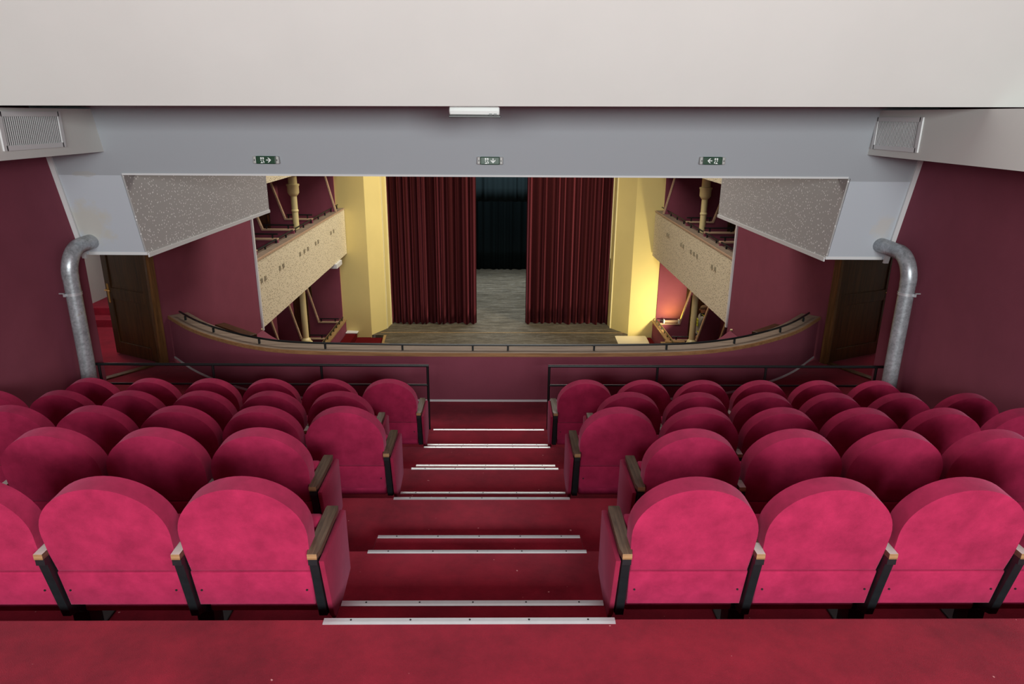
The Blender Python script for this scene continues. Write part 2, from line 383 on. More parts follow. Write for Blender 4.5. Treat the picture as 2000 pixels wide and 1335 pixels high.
# ---- far half of the gallery: walls beside the cross aisle, doorways, doors
JL, JR = (-4.31, 8.76), (4.498, 8.875)          # far jambs
AL, AR = (-4.78, 8.10), (4.90, 8.13)            # near ends of the thresholds
for s, J, A, nm, yend, xe in ((-1, JL, AL, 'left', 12.30, -4.285), (1, JR, AR, 'right', 12.66, 4.465)):
    m = MB(); m.prism([(J[0], J[1], -4.2), (xe, yend, -4.2), (xe + s * .16, yend, -4.2), (J[0] + s * .16, J[1] + .7, -4.2)], (0, 0, 4.4))
    struct('wall_hall_' + nm, m, M['burgundy'])
    m = MB(); m.box(*sorted((xe - s * 0.03, xe + s * .04)), yend - .01, yend + 0.05, -3.82, 0.2); struct('trim_%d' % (2 if s < 0 else 3), m, M['white_trim'])
    # return wall between the gallery wall and the doorway
    yw = 6.86 if s < 0 else 6.76
    m = MB(); m.prism([(s * WX + s * .02, yw, -3.7), (s * WX + s * .02, yw - .1, -3.7), (A[0] + s * .5, A[1] - .6, -3.7), (A[0] + s * .06, A[1] - .06, -3.7)], (0, 0, 4.0))
    struct('wall_return_' + nm, m, M['burgundy'])
    # door frame: far jamb, threshold
    d = Vector((A[0] - J[0], A[1] - J[1])).normalized(); nrm = Vector((-d.y, d.x))
    if nrm.y < 0: nrm = -nrm
    fr = MB()
    def bar(p, q, wd, z0, z1, off=0.0):
        p = Vector(p) + nrm * off; q = Vector(q) + nrm * off
        fr.prism([(p.x, p.y, z0), (q.x, q.y, z0), (q.x + nrm.x * wd, q.y + nrm.y * wd, z0), (p.x + nrm.x * wd, p.y + nrm.y * wd, z0)], (0, 0, z1 - z0), 0.004, 1)
    Jv = Vector(J); bar(Jv, Jv + d * 0.10, 0.14, ZF, -1.0, -0.02); bar(Jv, A, 0.09, ZF, ZF + 0.018)
    bar(Jv, A, 0.12, -1.08, -0.98)
    struct('door_frame_' + nm, fr, M['doorframe'])
    # door leaf swung out into the corridor
    Hh = Jv + d * 0.10 + nrm * 0.03
    E_ = Vector((-5.16, 9.10)) if s < 0 else Vector((5.50, 9.24))
    dd = (E_ - Hh).normalized(); L_ = (E_ - Hh).length; nn = Vector((-dd.y, dd.x)); nn = nn if nn.y < 0 else -nn
    root = thing('door_leaf', 'dark brown panelled wooden door standing open at the %s end of the cross aisle' % nm, 'door', (Hh.x, Hh.y, ZF), 'corridor doors')
    T = Matrix(((dd.x, nn.x, 0, Hh.x), (dd.y, nn.y, 0, Hh.y), (0, 0, 1, 0), (0, 0, 0, 1)))
    m = MB(); zt = -1.10; zb = ZF + 0.02
    m.box(0, L_, -0.045, -0.012, zb, zt, mat=T)
    st = 0.11
    for x0, x1, z0, z1 in ((0, st, zb, zt), (L_ - st, L_, zb, zt), (st, L_ - st, zb, zb + .18), (st, L_ - st, zb + .78, zb + .93), (st, L_ - st, zt - .12, zt)):
        m.box(x0, x1, -0.012, 0.004, z0, z1, 0.004, 1, mat=T)
    m.build('panel', M['door'], root)
    h = MB(); h.box(L_ - .075, L_ - .035, 0.004, 0.010, zb + .72, zb + .98, 0.003, 1, mat=T)
    h.tube([T @ Vector((L_ - .055, 0.01, zb + .90)), T @ Vector((L_ - .055, 0.05, zb + .90)), T @ Vector((L_ - .17, 0.055, zb + .90))], 0.009, 8)
    h.build('handle', M['brass'], root, smooth=40)
    # corridor walls seen through the doorway
    m = MB()
    if s < 0: m.box(-7.0, -4.5, 12.2, 12.35, -3.3, 0.2)
    else: m.box(5.0, 7.4, 10.4, 10.55, -3.3, 0.2)
    struct('wall_corridor_' + nm, m, M['white'])
    m = MB(); m.box(*sorted((s * (6.46 if s < 0 else 6.9), s * 7.0)), 7.4, 12.5, -3.3, 0.2); m.box(*sorted((s * 4.9, s * 7.0)), 7.2, 7.35, -3.3, .2)
    struct('wall_corridor_outer_' + nm, m, M['white'])
    m = MB(); m.box(*sorted((s * 4.3, s * 7.6)), 6.6, 12.6, -0.9, -0.8); struct('ceiling_corridor_' + nm, m, M['white'])

# ------------------------------------------------------------------ curved gallery parapet
pp = [(-4.30, 8.95), (-3.80, 8.42), (-3.30, 8.02), (-2.75, 7.70), (-2.20, 7.545), (-1.2, 7.485), (0.0, 7.475), (1.2, 7.49), (2.2, 7.55), (2.85, 7.73), (3.45, 8.07), (3.95, 8.47), (4.48, 9.06)]
line = [(p.x, p.y) for p in spline([Vector((x, y, 0)) for x, y in pp], 6)]
par = thing('gallery_parapet', 'curved burgundy parapet with wooden ledge across the gallery front', 'parapet', (0, 7.5, ZF))
m = MB(); m.sweep(line, [(0, ZF), (0.16, ZF), (0.16, -2.60), (0, -2.60)]); m.build('wall_panel', M['burgundy'], par, smooth=30)
m = MB(); m.sweep(line, [(-0.012, -2.585), (0.24, -2.585), (0.24, -2.572), (-0.012, -2.572)]); m.build('ledge', M['ledge'], par, smooth=30)
m = MB(); m.sweep(line, [(-0.024, -2.612), (-0.010, -2.612), (-0.010, -2.570), (-0.024, -2.570)]); m.build('ledge_edge', M['ledgeedge'], par, smooth=30)
m = MB(); m.sweep(line, [(-0.012, ZF), (0, ZF), (0, ZF + 0.024), (-0.012, ZF + 0.024)]); m.build('skirting', M['white_trim'], par, smooth=30)
def off(i, d):
    a = Vector(line[max(i - 1, 0)]); b_ = Vector(line[min(i + 1, len(line) - 1)]); t = (b_ - a).normalized()
    return Vector((line[i][0] - t.y * d, line[i][1] + t.x * d))
hr = MB(); hr.tube([(*off(i, 0.10), -2.512) for i in range(1, len(line) - 1)], 0.013, 8); hr.build('handrail', M['black'], par, smooth=40)
for X in (-4.05, -3.5, -2.77, -1.92, -1.01, -0.144, 0.19, 1.12, 2.07, 2.95, 3.69, 4.22):
    i = min(range(len(line)), key=lambda j: abs(line[j][0] - X)); q = off(i, 0.085)
    br = MB(); br.box(q.x - .011, q.x + .011, q.y - .011, q.y + .011, -2.572, -2.515); br.build('bracket', M['black'], par)
# outer face of the gallery floor with its rounded nose beyond the parapet
fa = [(-4.27, 12.28), (-3.85, 11.75), (-3.1, 11.05), (-2.0, 10.5), (0, 10.3), (2.2, 10.55), (3.2, 11.1), (3.95, 11.75), (4.43, 12.38)]
fl = spline([Vector((x, y, 0)) for x, y in fa], 4)
m = MB(); m.prism([(p.x, p.y, -3.80) for p in fl] + [(4.60, 9.1, -3.80), (4.2, 8.9, -3.80), (2.2, 7.8, -3.80), (-2.2, 7.8, -3.80), (-4.2, 8.9, -3.80), (-4.40, 9.0, -3.80)], (0, 0, -0.2)); struct('floor_gallery_nose', m, M['burgundy'])
for s, X, Y in ((-1, -4.27, 12.28), (1, 4.43, 12.38)):
    m = MB(); m.tube([(X + s * .0, Y, -3.79), (X + s * 0.17, Y - 0.03, -3.78), (X + s * .19, Y - .3, -3.79)], 0.022, 6); struct('trim_%d' % (4 if s < 0 else 5), m, M['cream_edge'])
# wooden covers lying on the shelf outside the parapet
for nm, x0, y0, x1, y1, wd in (('left', -3.56, 8.60, -2.98, 8.12, 0.13), ('right', 3.42, 8.33, 3.84, 8.68, 0.13)):
    a = Vector((x0, y0)); b_ = Vector((x1, y1)); t = (b_ - a).normalized(); n_ = Vector((-t.y, t.x))
    m = MB(); m.prism([(a.x, a.y, -2.66), (b_.x, b_.y, -2.66), (b_.x + n_.x * wd, b_.y + n_.y * wd, -2.66), (a.x + n_.x * wd, a.y + n_.y * wd, -2.66)], (0, 0, 0.07), 0.006, 1)
    tag(m.build('wooden_cover', M['door']), 'brown wooden cover on the outer side of the curved parapet, %s part' % nm, 'wooden board', 'wooden covers outside the parapet')
    m = MB(); m.prism([(a.x + n_.x * .05, a.y + n_.y * .05, -3.8), (b_.x + n_.x * .05, b_.y + n_.y * .05, -3.8), (b_.x + n_.x * wd, b_.y + n_.y * wd, -3.8), (a.x + n_.x * wd, a.y + n_.y * wd, -3.8)], (0, 0, 1.135)); struct('wall_cover_base_' + nm, m, M['burgundy'])

# ------------------------------------------------------------------ black guard rails before the lowest row
for s, nm, xs in ((-1, 'left', (-0.613, -1.673, -2.749, -3.87)), (1, 'right', (0.607, 1.699, 2.797, 3.92))):
    y = 6.527 if True else 0
    g = thing('guard_rail', 'black tubular guard rail in front of the lowest row, %s of the aisle' % nm, 'railing', (xs[0], y, EZ[5]), 'guard rails of the lowest row')
    m = MB(); m.tube([(xs[0] - s * 0.012, y, -2.385), (s * (WX - .01), y, -2.38)], 0.0145, 10); m.build('top_rail', M['black'], g, smooth=40)
    m = MB(); m.tube([(xs[0], y, -2.592), (s * (WX - .01), y, -2.588)], 0.0115, 10); m.build('middle_rail', M['black'], g, smooth=40)
    for i, x in enumerate(xs):
        m = MB(); m.tube([(x, y, -3.17 if i else -3.10), (x, y, -2.385)], 0.013, 10); m.tube([(x, y, -3.172), (x, y, -3.09)], 0.016, 8); m.build('post', M['black'], g, smooth=40)

# ------------------------------------------------------------------ aluminium nosings on the aisle steps
ord_ = ['nearest', 'second', 'third', 'fourth', 'fifth', 'last']
for k in range(6):
    for b_ in (0, 1):
        if k == 5 and b_: continue
        y = EY[k] + b_ * 0.2778; z = EZ[k] if not b_ else (EZ[k] + EZ[k + 1]) / 2
        n_ = thing('stair_nosing', ('silver nosing strip on the edge of the %s full step of the aisle' if not b_ else 'silver nosing strip on the half step below the %s full step of the aisle') % ord_[k], 'stair nosing', (0, y, z), 'aluminium stair nosings')
        dp = 0.031 if k == 0 else 0.024
        m = MB(); m.prism([(-0.565, y - dp, z), (-0.565, y - dp, z + 0.002), (-0.565, y - dp * .6, z + 0.004), (-0.565, y + 0.001, z + 0.004), (-0.565, y + 0.004, z + 0.001), (-0.565, y + 0.004, z - 0.005), (-0.565, y + 0.001, z - 0.005), (-0.565, y + 0.001, z)], (1.13, 0, 0))
        m.build('strip', M['alu'], n_)
        for i in range(5):
            m = MB(); m.tube([(-0.46 + 0.23 * i, y - 0.010, z + 0.003), (-0.46 + 0.23 * i, y - 0.010, z + 0.0055)], 0.004, 8); m.build('screw', M['screw'], n_)

# ------------------------------------------------------------------ theatre seats
def lean(z): return 0.155 - 0.165 * (z - 0.23)
def outline(z0, z1, top, hw0, hw1, n=20):
    """half round back: straight sides from z0, widest at z1, elliptical crown up to top"""
    right = [(hw0, z0), (hw0 + (hw1 - hw0) * .55, z0 + (z1 - z0) * .5)]
    crown = [(hw1 * math.cos(math.pi * i / n), z1 + (top - z1) * math.sin(math.pi * i / n)) for i in range(n + 1)]
    left = [(-x, z) for x, z in reversed(right)]
    return right + crown + left
def seat_meshes():
    P = {}
    def keep(key, mb, mat, sm=35):
        o = mb.build(key, M[mat] if isinstance(mat, str) else mat, None, smooth=sm); P[key] = o.data; bpy.data.objects.remove(o)
    th = 0.092
    pts = outline(0.405, 0.592, 0.815, 0.2405, 0.2475, 26)
    m = MB(); m.prism([(x, lean(z), z) for x, z in pts], (0, th, 0.006), 0.013, 3); keep('backrest', m, 'seat', 50)
    pts = [(0.236, 0.225), (0.2415, 0.402), (-0.2415, 0.402), (-0.236, 0.225)]
    m = MB(); m.prism([(x, lean(z) - 0.003, z) for x, z in pts], (0, 0.07, 0.006), 0.008, 2); keep('back_panel', m, 'seat', 50)
    m = MB(); m.tube([(0, lean(.31) - .002, .31), (0, lean(.31) - 0.0065, .31)], 0.0045, 8); keep('screw', m, 'screw')
    # folded-up seat cushion standing before the back
    pr = [(0.225, .14), (0.345, .15), (0.375, .30), (0.39, .46), (0.375, .515), (0.33, .53), (0.285, .51), (0.262, .40), (0.24, .28)]
    m = MB(); m.prism([(-0.236, y, z) for y, z in pr], (0.472, 0, 0), 0.016, 3); keep('seat_cushion', m, 'seat', 50)
    return P
def arm_meshes():
    P = {}
    def keep(key, mb, mat, sm=35):
        o = mb.build(key, mat, None, smooth=sm); P[key] = o.data; bpy.data.objects.remove(o)
    for key, a, q in (('armrest', 0.026, 0.019), ('armrest_worn', 0.0178, 0.0172)):
        m = MB(); m.prism([(-q, 0.075, 0.496), (q, 0.075, 0.496), (a, 0.115, 0.496), (a, 0.415, 0.496), (a - .002, 0.43, 0.496), (-a + .002, 0.43, 0.496), (-a, 0.415, 0.496), (-a, 0.115, 0.496)], (0, 0, 0.026), 0.002, 2)
        bmesh.ops.bisect_plane(m.bm, geom=m.bm.verts[:] + m.bm.edges[:] + m.bm.faces[:], plane_co=(0, 0.155, 0), plane_no=(0.25, 1, 0))
        bmesh.ops.recalc_face_normals(m.bm, faces=m.bm.faces[:])
        for fc in m.bm.faces:
            fc.normal_update(); ce = fc.calc_center_median()
            if abs(fc.normal.y) > 0.5 and ce.y < 0.1: fc.material_index = 1
            elif key == 'armrest_worn' and fc.normal.z > 0.9 and ce.y < 0.155: fc.material_index = 2
        o = m.build(key, [M['armwood'], M['armend'], M['paper']], None, smooth=35); P[key] = o.data; bpy.data.objects.remove(o)
    m = MB(); m.prism([(-0.0175, 0.082, 0.494), (-0.0175, 0.155, 0.170), (-0.0175, 0.21, 0.150), (-0.0175, 0.40, 0.30), (-0.0175, 0.40, 0.494)], (0.035, 0, 0), 0.002, 1)
    m.box(-0.0178, 0.0178, 0.080, 0.14, 0.468, 0.496)
    keep('arm_frame', m, M['blackseat'])
    m = MB(); m.box(-0.018, 0.018, 0.24, 0.32, 0.012, 0.22, 0.003, 1); m.box(-0.036, 0.036, 0.235, 0.325, 0.012, 0.13, 0.004, 1); m.box(-0.05, 0.05, 0.2, 0.4, 0.0, 0.014, 0.003, 1); keep('pedestal', m, M['blackseat'])
    m = MB(); m.prism([(0.0, 0.080, 0.487), (0.0, 0.452, 0.487), (0.0, 0.478, 0.470), (0.0, 0.492, 0.155), (0.0, 0.215, 0.100), (0.0, 0.165, 0.165)], (0.022, 0, 0), 0.006, 2); keep('end_panel', m, M['side'])
    m = MB(); m.prism([(0, 0.30, 0), (0, 0.24, .20), (0, .28, .20), (0, .34, 0)], (0.02, 0, 0)); keep('end_foot', m, M['blackseat'])
    m = MB(); m.tube([(0.245, 0.40, 0.055), (0.285, 0.40, 0.055)], 0.022, 12); keep('stop_knob', m, M['blackseat'])
    m = MB()
    m.box(-0.026 + .050, -0.026 + .054, 0.10, 0.17, 0.30, 0.44); keep('hinge_plate', m, M['blackseat'])
    return P
SM, AM = seat_meshes(), arm_meshes()
def inst(key, data, parent, loc, flip=False):
    o = bpy.data.objects.new(key, data); COL.objects.link(o); o.parent = parent; o.location = loc
    if flip: o.scale = (-1, 1, 1)
    return o
rows = ['nearest row', 'second row from the camera', 'middle row', 'fourth row from the camera', 'lowest row by the rail']
nth = ['aisle seat', 'second seat from the aisle', 'third seat from the aisle', 'fourth seat from the aisle', 'fifth seat from the aisle', 'sixth seat from the aisle', 'seventh seat from the aisle']
PITCH = 0.526
seen = {(0, -1): 3, (0, 1): 4, (1, -1): 3, (1, 1): 4, (2, -1): 5, (2, 1): 6, (3, -1): 6, (3, 1): 6, (4, -1): 6, (4, 1): 6}
for k in range(5):
    first = 0.878 if k % 2 == 0 else 1.110
    for s in (-1, 1):
        for i in range(seen[(k, s)]):
            cx = s * (first + PITCH * i); fy, fz = EY[k], EZ[k + 1]
            bank = 'left bank' if s < 0 else 'right bank'
            t = thing('theatre_seat', 'crimson plush %s in the %s, %s' % (nth[i], rows[k], bank), 'theatre seat', (cx, fy, fz), 'crimson theatre seats')
            for key in ('backrest', 'back_panel', 'seat_cushion'):
                inst(key, SM[key], t, (0, 0, 0))
            for q in (-0.212, 0.212): inst('screw', SM['screw'], t, (q, 0, 0))
            ends = [s * (PITCH / 2)] + ([-s * (PITCH / 2)] if i == 0 else [])
            for j, ex in enumerate(ends):
                for key in ('armrest', 'arm_frame', 'pedestal'):
                    if key == 'pedestal' and j == 1: continue
                    inst(key, AM['armrest_worn' if key == 'armrest' and j == 0 else key], t, (ex, 0, 0))
                if j == 1:
                    inst('end_panel', AM['end_panel'], t, (ex - s * 0.022, 0, 0), flip=(s > 0))
                    inst('end_foot', AM['end_foot'], t, (ex - s * 0.020, 0, 0), flip=(s > 0))

# ------------------------------------------------------------------ galvanised ducts
for s, nm, P_ in ((-1, 'left', [(-3.925, 6.40, -3.057), (-3.915, 6.42, -1.45)]), (1, 'right', [(3.925, 6.26, -3.057), (3.915, 6.26, -1.43)])):
    x, y = P_[1][0], P_[1][1]; zc = -1.44 if s < 0 else -1.42; r = 0.20
    arc = []
    for i in range(11):
        a = math.pi / 2 * i / 10
        arc.append((x - s * 0.03 * i / 10, y + r * (1 - math.cos(a)), zc + r * math.sin(a) * 1.15))
    g = thing('ventilation_duct', 'galvanised vent duct bending from the %s wall into the white beam bracket' % nm, 'duct', (P_[0][0], P_[0][1], EZ[5]), 'galvanised ducts')
    m = MB(); m.tube([P_[0], (x, y, -2.3), P_[1]], 0.068, 24); m.build('pipe', M['galv'], g, smooth=40)
    m = MB(); m.tube([(x, y, zc - .05), (x, y, zc - .01)] + arc + [(arc[-1][0] + s * 0.005, by(-1.2) + .05, arc[-1][2] + 0.004)], 0.0705, 24)
    m.build('elbow', M['galv'], g, smooth=40)
    zcl = -1.635 if s < 0 else -1.55
    m = MB(); m.tube([(x, y, zcl - 0.012), (x, y, zcl - 0.006)], 0.074, 24); m.tube([(x, y, zcl + .008), (x, y, zcl + .014)], 0.074, 24); m.tube([(x, y, zcl - .006), (x, y, zcl + .008)], 0.071, 24)
    m.tube([(x + s * .06, y - .05, zcl + .01), (s * (WX + .01), y - .05, zcl + .01)], 0.006, 8)
    m.box(*sorted((x + s * .03, x + s * .05)), y - .085, y - .05, zcl - .014, zcl + .014)
    m.build('clamp', M['alu'], g, smooth=40)

# ------------------------------------------------------------------ exit signs on the beam, emergency lamp under the ceiling edge
def exit_sign(cx, cz, arrow, label):
    y = by(cz) - 0.0; sg = thing('exit_sign', label, 'exit sign', (cx, y, cz), 'green running man exit signs')
    hw, hh, d = 0.118, 0.034, 0.05
    m = MB(); m.box(cx - hw + .03, cx + hw - .03, y - d, y + .02, cz - hh, cz + hh, 0.006, 2); m.build('housing', M['green'], sg)
    for q in (-1, 1):
        m = MB(); m.box(*sorted((cx + q * (hw - .030), cx + q * hw)), y - d + .002, y + .02, cz - hh, cz + hh, 0.009, 3); m.build('end_cap', M['signcap'], sg)
        m = MB(); m.box(*sorted((cx + q * (hw - .012), cx + q * (hw - .021))), y - d - .001, y - d + .003, cz - .008, cz + .006); m.build('cap_screw', M['signdark'], sg)
    fy = y - d - 0.0015
    man = -1 if arrow != 'left' else 1          # which half carries the running man
    def Pm(u, v): return (cx + man * 0.030 - man * u if arrow == 'left' else cx - 0.030 + u, fy, cz + v)
    def Pp(u, v): return (cx + man * 0.030 + (u if arrow != 'left' else -u), fy, cz + v)
    m = MB()
    # white doorway with the man left out in green, then his legs in white
    def poly(pts): m.prism([Pp(*p) for p in pts], (0, 0.002, 0))
    poly([(-0.016, .024), (-.003, .024), (-.003, .008), (-.010, .006), (-.016, .010)])
    poly([(.003, .024), (.016, .024), (.016, .004), (.008, .008), (.003, .012)])
    poly([(-.016, .004), (-.008, .002), (-.006, -.010), (-.014, -.006)])
    poly([(.002, .002), (.008, .002), (.018, -.014), (.018, -.024), (.011, -.026), (.008, -.010)])
    poly([(-.005, -.012), (.006, -.024), (.004, -.027), (-.018, -.027), (-.010, -.018)])
    m.build('running_man', M['signwhite'], sg)
    m = MB(); ax = cx - man * 0.028; R = {'right': 0.0, 'left': math.pi, 'down': -math.pi / 2}[arrow]
    def pa(u, v): return (ax + u * math.cos(R) - v * math.sin(R), fy, cz + u * math.sin(R) + v * math.cos(R))
    k_ = 1.0
    for pts in ([(-.022, .0042), (.008, .0035), (.008, -.0035), (-.022, -.0042)], [(.022, 0), (.001, .021), (-.010, .021), (.010, 0)], [(.022, 0), (.001, -.021), (-.010, -.021), (.010, 0)]):
        m.prism([pa(u * k_, v * k_) for u, v in pts], (0, 0.002, 0))
    m.build('arrow', M['signwhite'], sg)
exit_sign(-2.028, -0.405, 'right', 'green exit sign with arrow pointing right, left end of the white beam')
exit_sign(0.012, -0.394, 'down', 'green exit sign with arrow pointing down, middle of the white beam')
exit_sign(2.056, -0.377, 'left', 'green exit sign with arrow pointing left, right end of the white beam')
lz = 0.058
em = thing('emergency_light', 'white tubular emergency light under the edge of the ceiling bulkhead', 'emergency light', (-0.07, 5.16, lz))
m = MB(); m.prism([(-0.250, 5.10 + yy, lz + zz) for yy, zz in ((0.0, 0.0), (-0.012, -0.03), (0.0, -0.052), (0.03, -0.062), (0.075, -0.062), (0.11, -0.04), (0.115, 0.0))], (0.352, 0, 0), 0.012, 3); m.build('lamp_body', M['signwhite'], em, smooth=40)
m = MB(); m.box(-0.255, 0.112, 5.095, 5.215, lz - 0.074, lz - 0.060, 0.004, 1); m.build('base_rim', M['signdark'], em)
m = MB(); m.box(0.028, 0.050, 5.094, 5.10, lz - 0.058, lz - 0.046); m.box(0.060, 0.082, 5.094, 5.10, lz - 0.058, lz - 0.046); m.build('label_mark', M['signdark'], em)

# ------------------------------------------------------------------ auditorium: side galleries, columns, partitions
YB, YE = 12.45, 19.65          # galleries run from the gallery wall to the proscenium
BW = 5.92                      # back walls (from the centre line)
def hx(s, X): return HX + s * X
struct('floor_stalls', MB().box(-7, 7, 9.0, 19.7, -7.3, -7.25), M['carpet'])
for s, nm in ((-1, 'left'), (1, 'right')):
    yb = 12.31 if s < 0 else 12.67
    def B(mb, X0, X1, y0, y1, z0, z1, **k): return mb.box(*sorted((hx(s, X0), hx(s, X1))), y0, y1, z0, z1, **k)
    m = MB(); B(m, BW, BW + .15, 12.4, YE, -7.25, 0.6); struct('wall_gallery_back_' + nm, m, M['burgundy'])
    m = MB(); B(m, 4.62, BW + .1, YE, YE + .15, -7.25, 0.6); struct('wall_gallery_end_' + nm, m, M['burgundy'])
    m = MB(); B(m, 4.52, BW, yb, YE, -3.60, -3.40); struct('floor_gallery_' + nm, m, M['carpet'])
    m = MB(); B(m, 4.60, BW, 10.0, YE, -6.80, -6.62); struct('floor_boxes_' + nm, m, M['carpet'])
    m = MB(); B(m, 4.55, BW, yb, YE, -1.15, -1.02); struct('ceiling_gallery_' + nm, m, M['white'])
    # perforated front of the side gallery
    g = thing('gallery_balustrade', 'long cream perforated front of the %s side gallery with wooden ledge' % nm, 'balustrade', (hx(s, 4.4), 16, -3.78), 'side gallery fronts')
    m = MB(); B(m, 4.375, 4.50, yb, YE, -3.78, -2.525); m.build('panel', M['perf_far'], g)
    m = MB(); B(m, 4.36, 4.385, yb, YE, -2.535, -2.505); m.build('edge_strip', M['capwood'], g)
    m = MB(); B(m, 4.385, 4.60, yb, YE, -2.525, -2.500); m.build('ledge', M['ledge'], g)
    m = MB(); m.tube([(hx(s, 4.53), yb, -2.43), (hx(s, 4.53), YE - .1, -2.40)], 0.016, 8); m.build('handrail', M['black'], g, smooth=40)
    for i in range(11):
        y = yb + .35 + i * 0.68
        m = MB(); B(m, 4.515, 4.545, y - .015, y + .015, -2.50, -2.42); m.build('bracket', M['black'], g)
    ys = [12.5, 12.7, 13.6, 13.83, 15.05, 15.39, 15.7, 16.38, 16.62, 17.93, 18.22] if s < 0 else [18.02, 17.84, 16.55, 16.35, 15.65, 15.38, 15.12, 13.98, 13.76]
    for y in ys:
        m = MB(); B(m, 4.350, 4.376, y - .03, y + .03, -2.96, -2.87, bev=0.008, seg=2); m.build('socket', M['socket'], g)
    # front of the gallery one storey higher
    g = thing('gallery_balustrade', 'cream perforated front of the upper %s gallery, cut off by the beam' % nm, 'balustrade', (hx(s, 4.4), 16, -1.25), 'upper gallery fronts')
    m = MB(); B(m, 4.375, 4.50, yb, YE, -1.25, 0.3); m.build('panel', M['perf_far'], g)
    # small white box fixed below the gallery front
    if s < 0:
        m = MB(); m.box(-4.42, -4.22, 18.15, 18.75, -3.91, -3.782, 0.01, 2); tag(m.build('projector_box', M['white_trim']), 'small white box under the far end of the left gallery front', 'fixture')
    # column
    cxx, cyy = hx(s, 4.735), 16.2
    g = thing('column', 'slim cream cast iron column rising through the %s side galleries' % nm, 'column', (cxx, cyy, -6.62), 'cast iron columns')
    m = MB(); m.lathe((cxx, cyy), [(0.075, -5.25), (0.072, -3.6), (0.070, -1.72)], 20); m.build('shaft', M['colcream'], g, smooth=40)
    m = MB(); m.lathe((cxx, cyy), [(0.16, -6.62), (0.16, -6.4), (0.12, -6.35), (0.115, -5.40), (0.15, -5.38), (0.16, -5.35), (0.15, -5.31), (0.118, -5.29), (0.115, -5.25), (0.10, -5.23), (0.076, -5.20)], 24); m.build('base', M['colcream'], g, smooth=40)
    m = MB(); m.lathe((cxx, cyy), [(0.072, -1.80), (0.10, -1.77), (0.13, -1.72), (0.13, -1.58), (0.145, -1.56), (0.145, -1.53), (0.10, -1.52), (0.10, -1.15)], 24); m.build('capital', M['colcream'], g, smooth=40)
    m = MB(); m.lathe((cxx, cyy), [(0.074, -2.16), (0.084, -2.14), (0.084, -2.12), (0.074, -2.10)], 20); m.build('ring', M['colcream'], g, smooth=40)
    # box partitions: burgundy panel with a slanting front edge and a low part running to the ledge
    def partition(y, zf, zr, zt, xk, xt, xl, tier, idx, low=True, door=False):
        g = thing('box_partition', '', 'partition', (hx(s, 5.4), y, zf), 'partitions between the boxes')
        g['label'] = 'burgundy box partition in the %s %s gallery, %s' % (tier, nm, idx)
        m = MB(); pts = [(BW - .002, zf), (BW - .002, zt), (xt, zt), (xk, zr)] + ([(xl, zr), (xl, zf)] if low else [(max(xk, xl), zr), (max(xk, xl), zf)])
        m.prism([(hx(s, X), y, z) for X, z in pts], (0, 0.06, 0)); m.build('panel', M['burgundy'], g)
        m = MB(); w_ = 0.03
        m.prism([(hx(s, xk - w_), y - .012, zr), (hx(s, xk + .004), y - .012, zr), (hx(s, xt + .004), y - .012, zt), (hx(s, xt - w_), y - .012, zt)], (0, 0.084, 0))
        if low: m.box(*sorted((hx(s, xk), hx(s, xl))), y - .02, y + .08, zr - 0.01, zr + 0.022)
        m.build('wooden_cap', M['capwood'], g)
        if low:
            m = MB(); m.tube([(hx(s, xk - .05), y + .03, zr + .105), (hx(s, xl), y + .03, zr + .105)], 0.016, 8)
            for q in (0.12, 0.8): m.box(*sorted((hx(s, xk + (xl - xk) * q), hx(s, xk + (xl - xk) * q - .03))), y + .018, y + .042, zr, zr + .10)
            m.build('handrail', M['black'], g)
        if door:
            m = MB(); m.box(*sorted((hx(s, BW - .02), hx(s, BW - .42))), y - .03, y, zf + .05, zf + 1.75, 0.004, 1)
            m.box(*sorted((hx(s, BW - .07), hx(s, BW - .37))), y - .04, y - .03, zf + .2, zf + .9, 0.004, 1)
            dd_ = m.build('door', M['door'], g)
            m = MB(); m.box(*sorted((hx(s, BW - .38), hx(s, BW - .40))), y - .06, y - .03, zf + .95, zf + 1.1); m.build('handle', M['brass'], dd_)
    names = ['nearest of the row', 'second from the camera', 'third from the camera', 'fourth from the camera', 'beside the stage']
    partition(12.75, -3.4, -2.43, -1.15, 5.12, 5.60, 4.50, 'middle', names[0])
    partition(14.05, -3.4, -2.43, -1.15, 5.12, 5.60, 4.50, 'middle', names[1])
    partition(15.2, -3.4, -2.42, -1.15, 5.20, 5.62, 4.50, 'middle', names[2])
    partition(16.75, -3.4, -2.41, -1.15, 5.16, 5.56, 4.50, 'middle', names[3], door=True)
    partition(18.85, -3.4, -2.495, -1.15, 4.44, 4.76, 4.62, 'middle', names[4], low=False)
    partition(16.3, -6.62, -5.76, -3.62, 5.36, 6.0 - .1, 4.62, 'lowest', 'nearest the camera', low=False)
    partition(17.8, -6.62, -5.76, -3.62, 5.35, 5.92, 4.66, 'lowest', 'behind the column', door=False)
    partition(19.30, -6.62, -5.735, -3.62, 5.25, 5.80, 4.66, 'lowest', 'beside the stage', door=True)
    # a door in the back wall of the middle gallery, one in the end wall of the lowest boxes
    g = thing('gallery_door', 'brown wooden door in the back wall of the middle %s gallery' % nm, 'door', (hx(s, BW), 19.3, -3.4), 'doors of the side galleries')
    m = MB(); B(m, BW - .04, BW - .004, 18.94, 19.56, -3.4, -1.35); B(m, BW - .05, BW - .04, 19.04, 19.46, -3.25, -2.55); B(m, BW - .05, BW - .04, 19.04, 19.46, -2.35, -1.5); m.build('panel', M['door'], g)
    m = MB(); B(m, BW - .08, BW - .04, 19.47, 19.51, -2.68, -2.44); B(m, BW - .10, BW - .08, 19.34, 19.51, -2.55, -2.53); m.build('handle', M['brass'], g)
    g = thing('gallery_door', 'brown wooden door in the end wall of the lowest %s boxes' % nm, 'door', (hx(s, 5.7), YE, -6.62), 'doors of the side galleries')
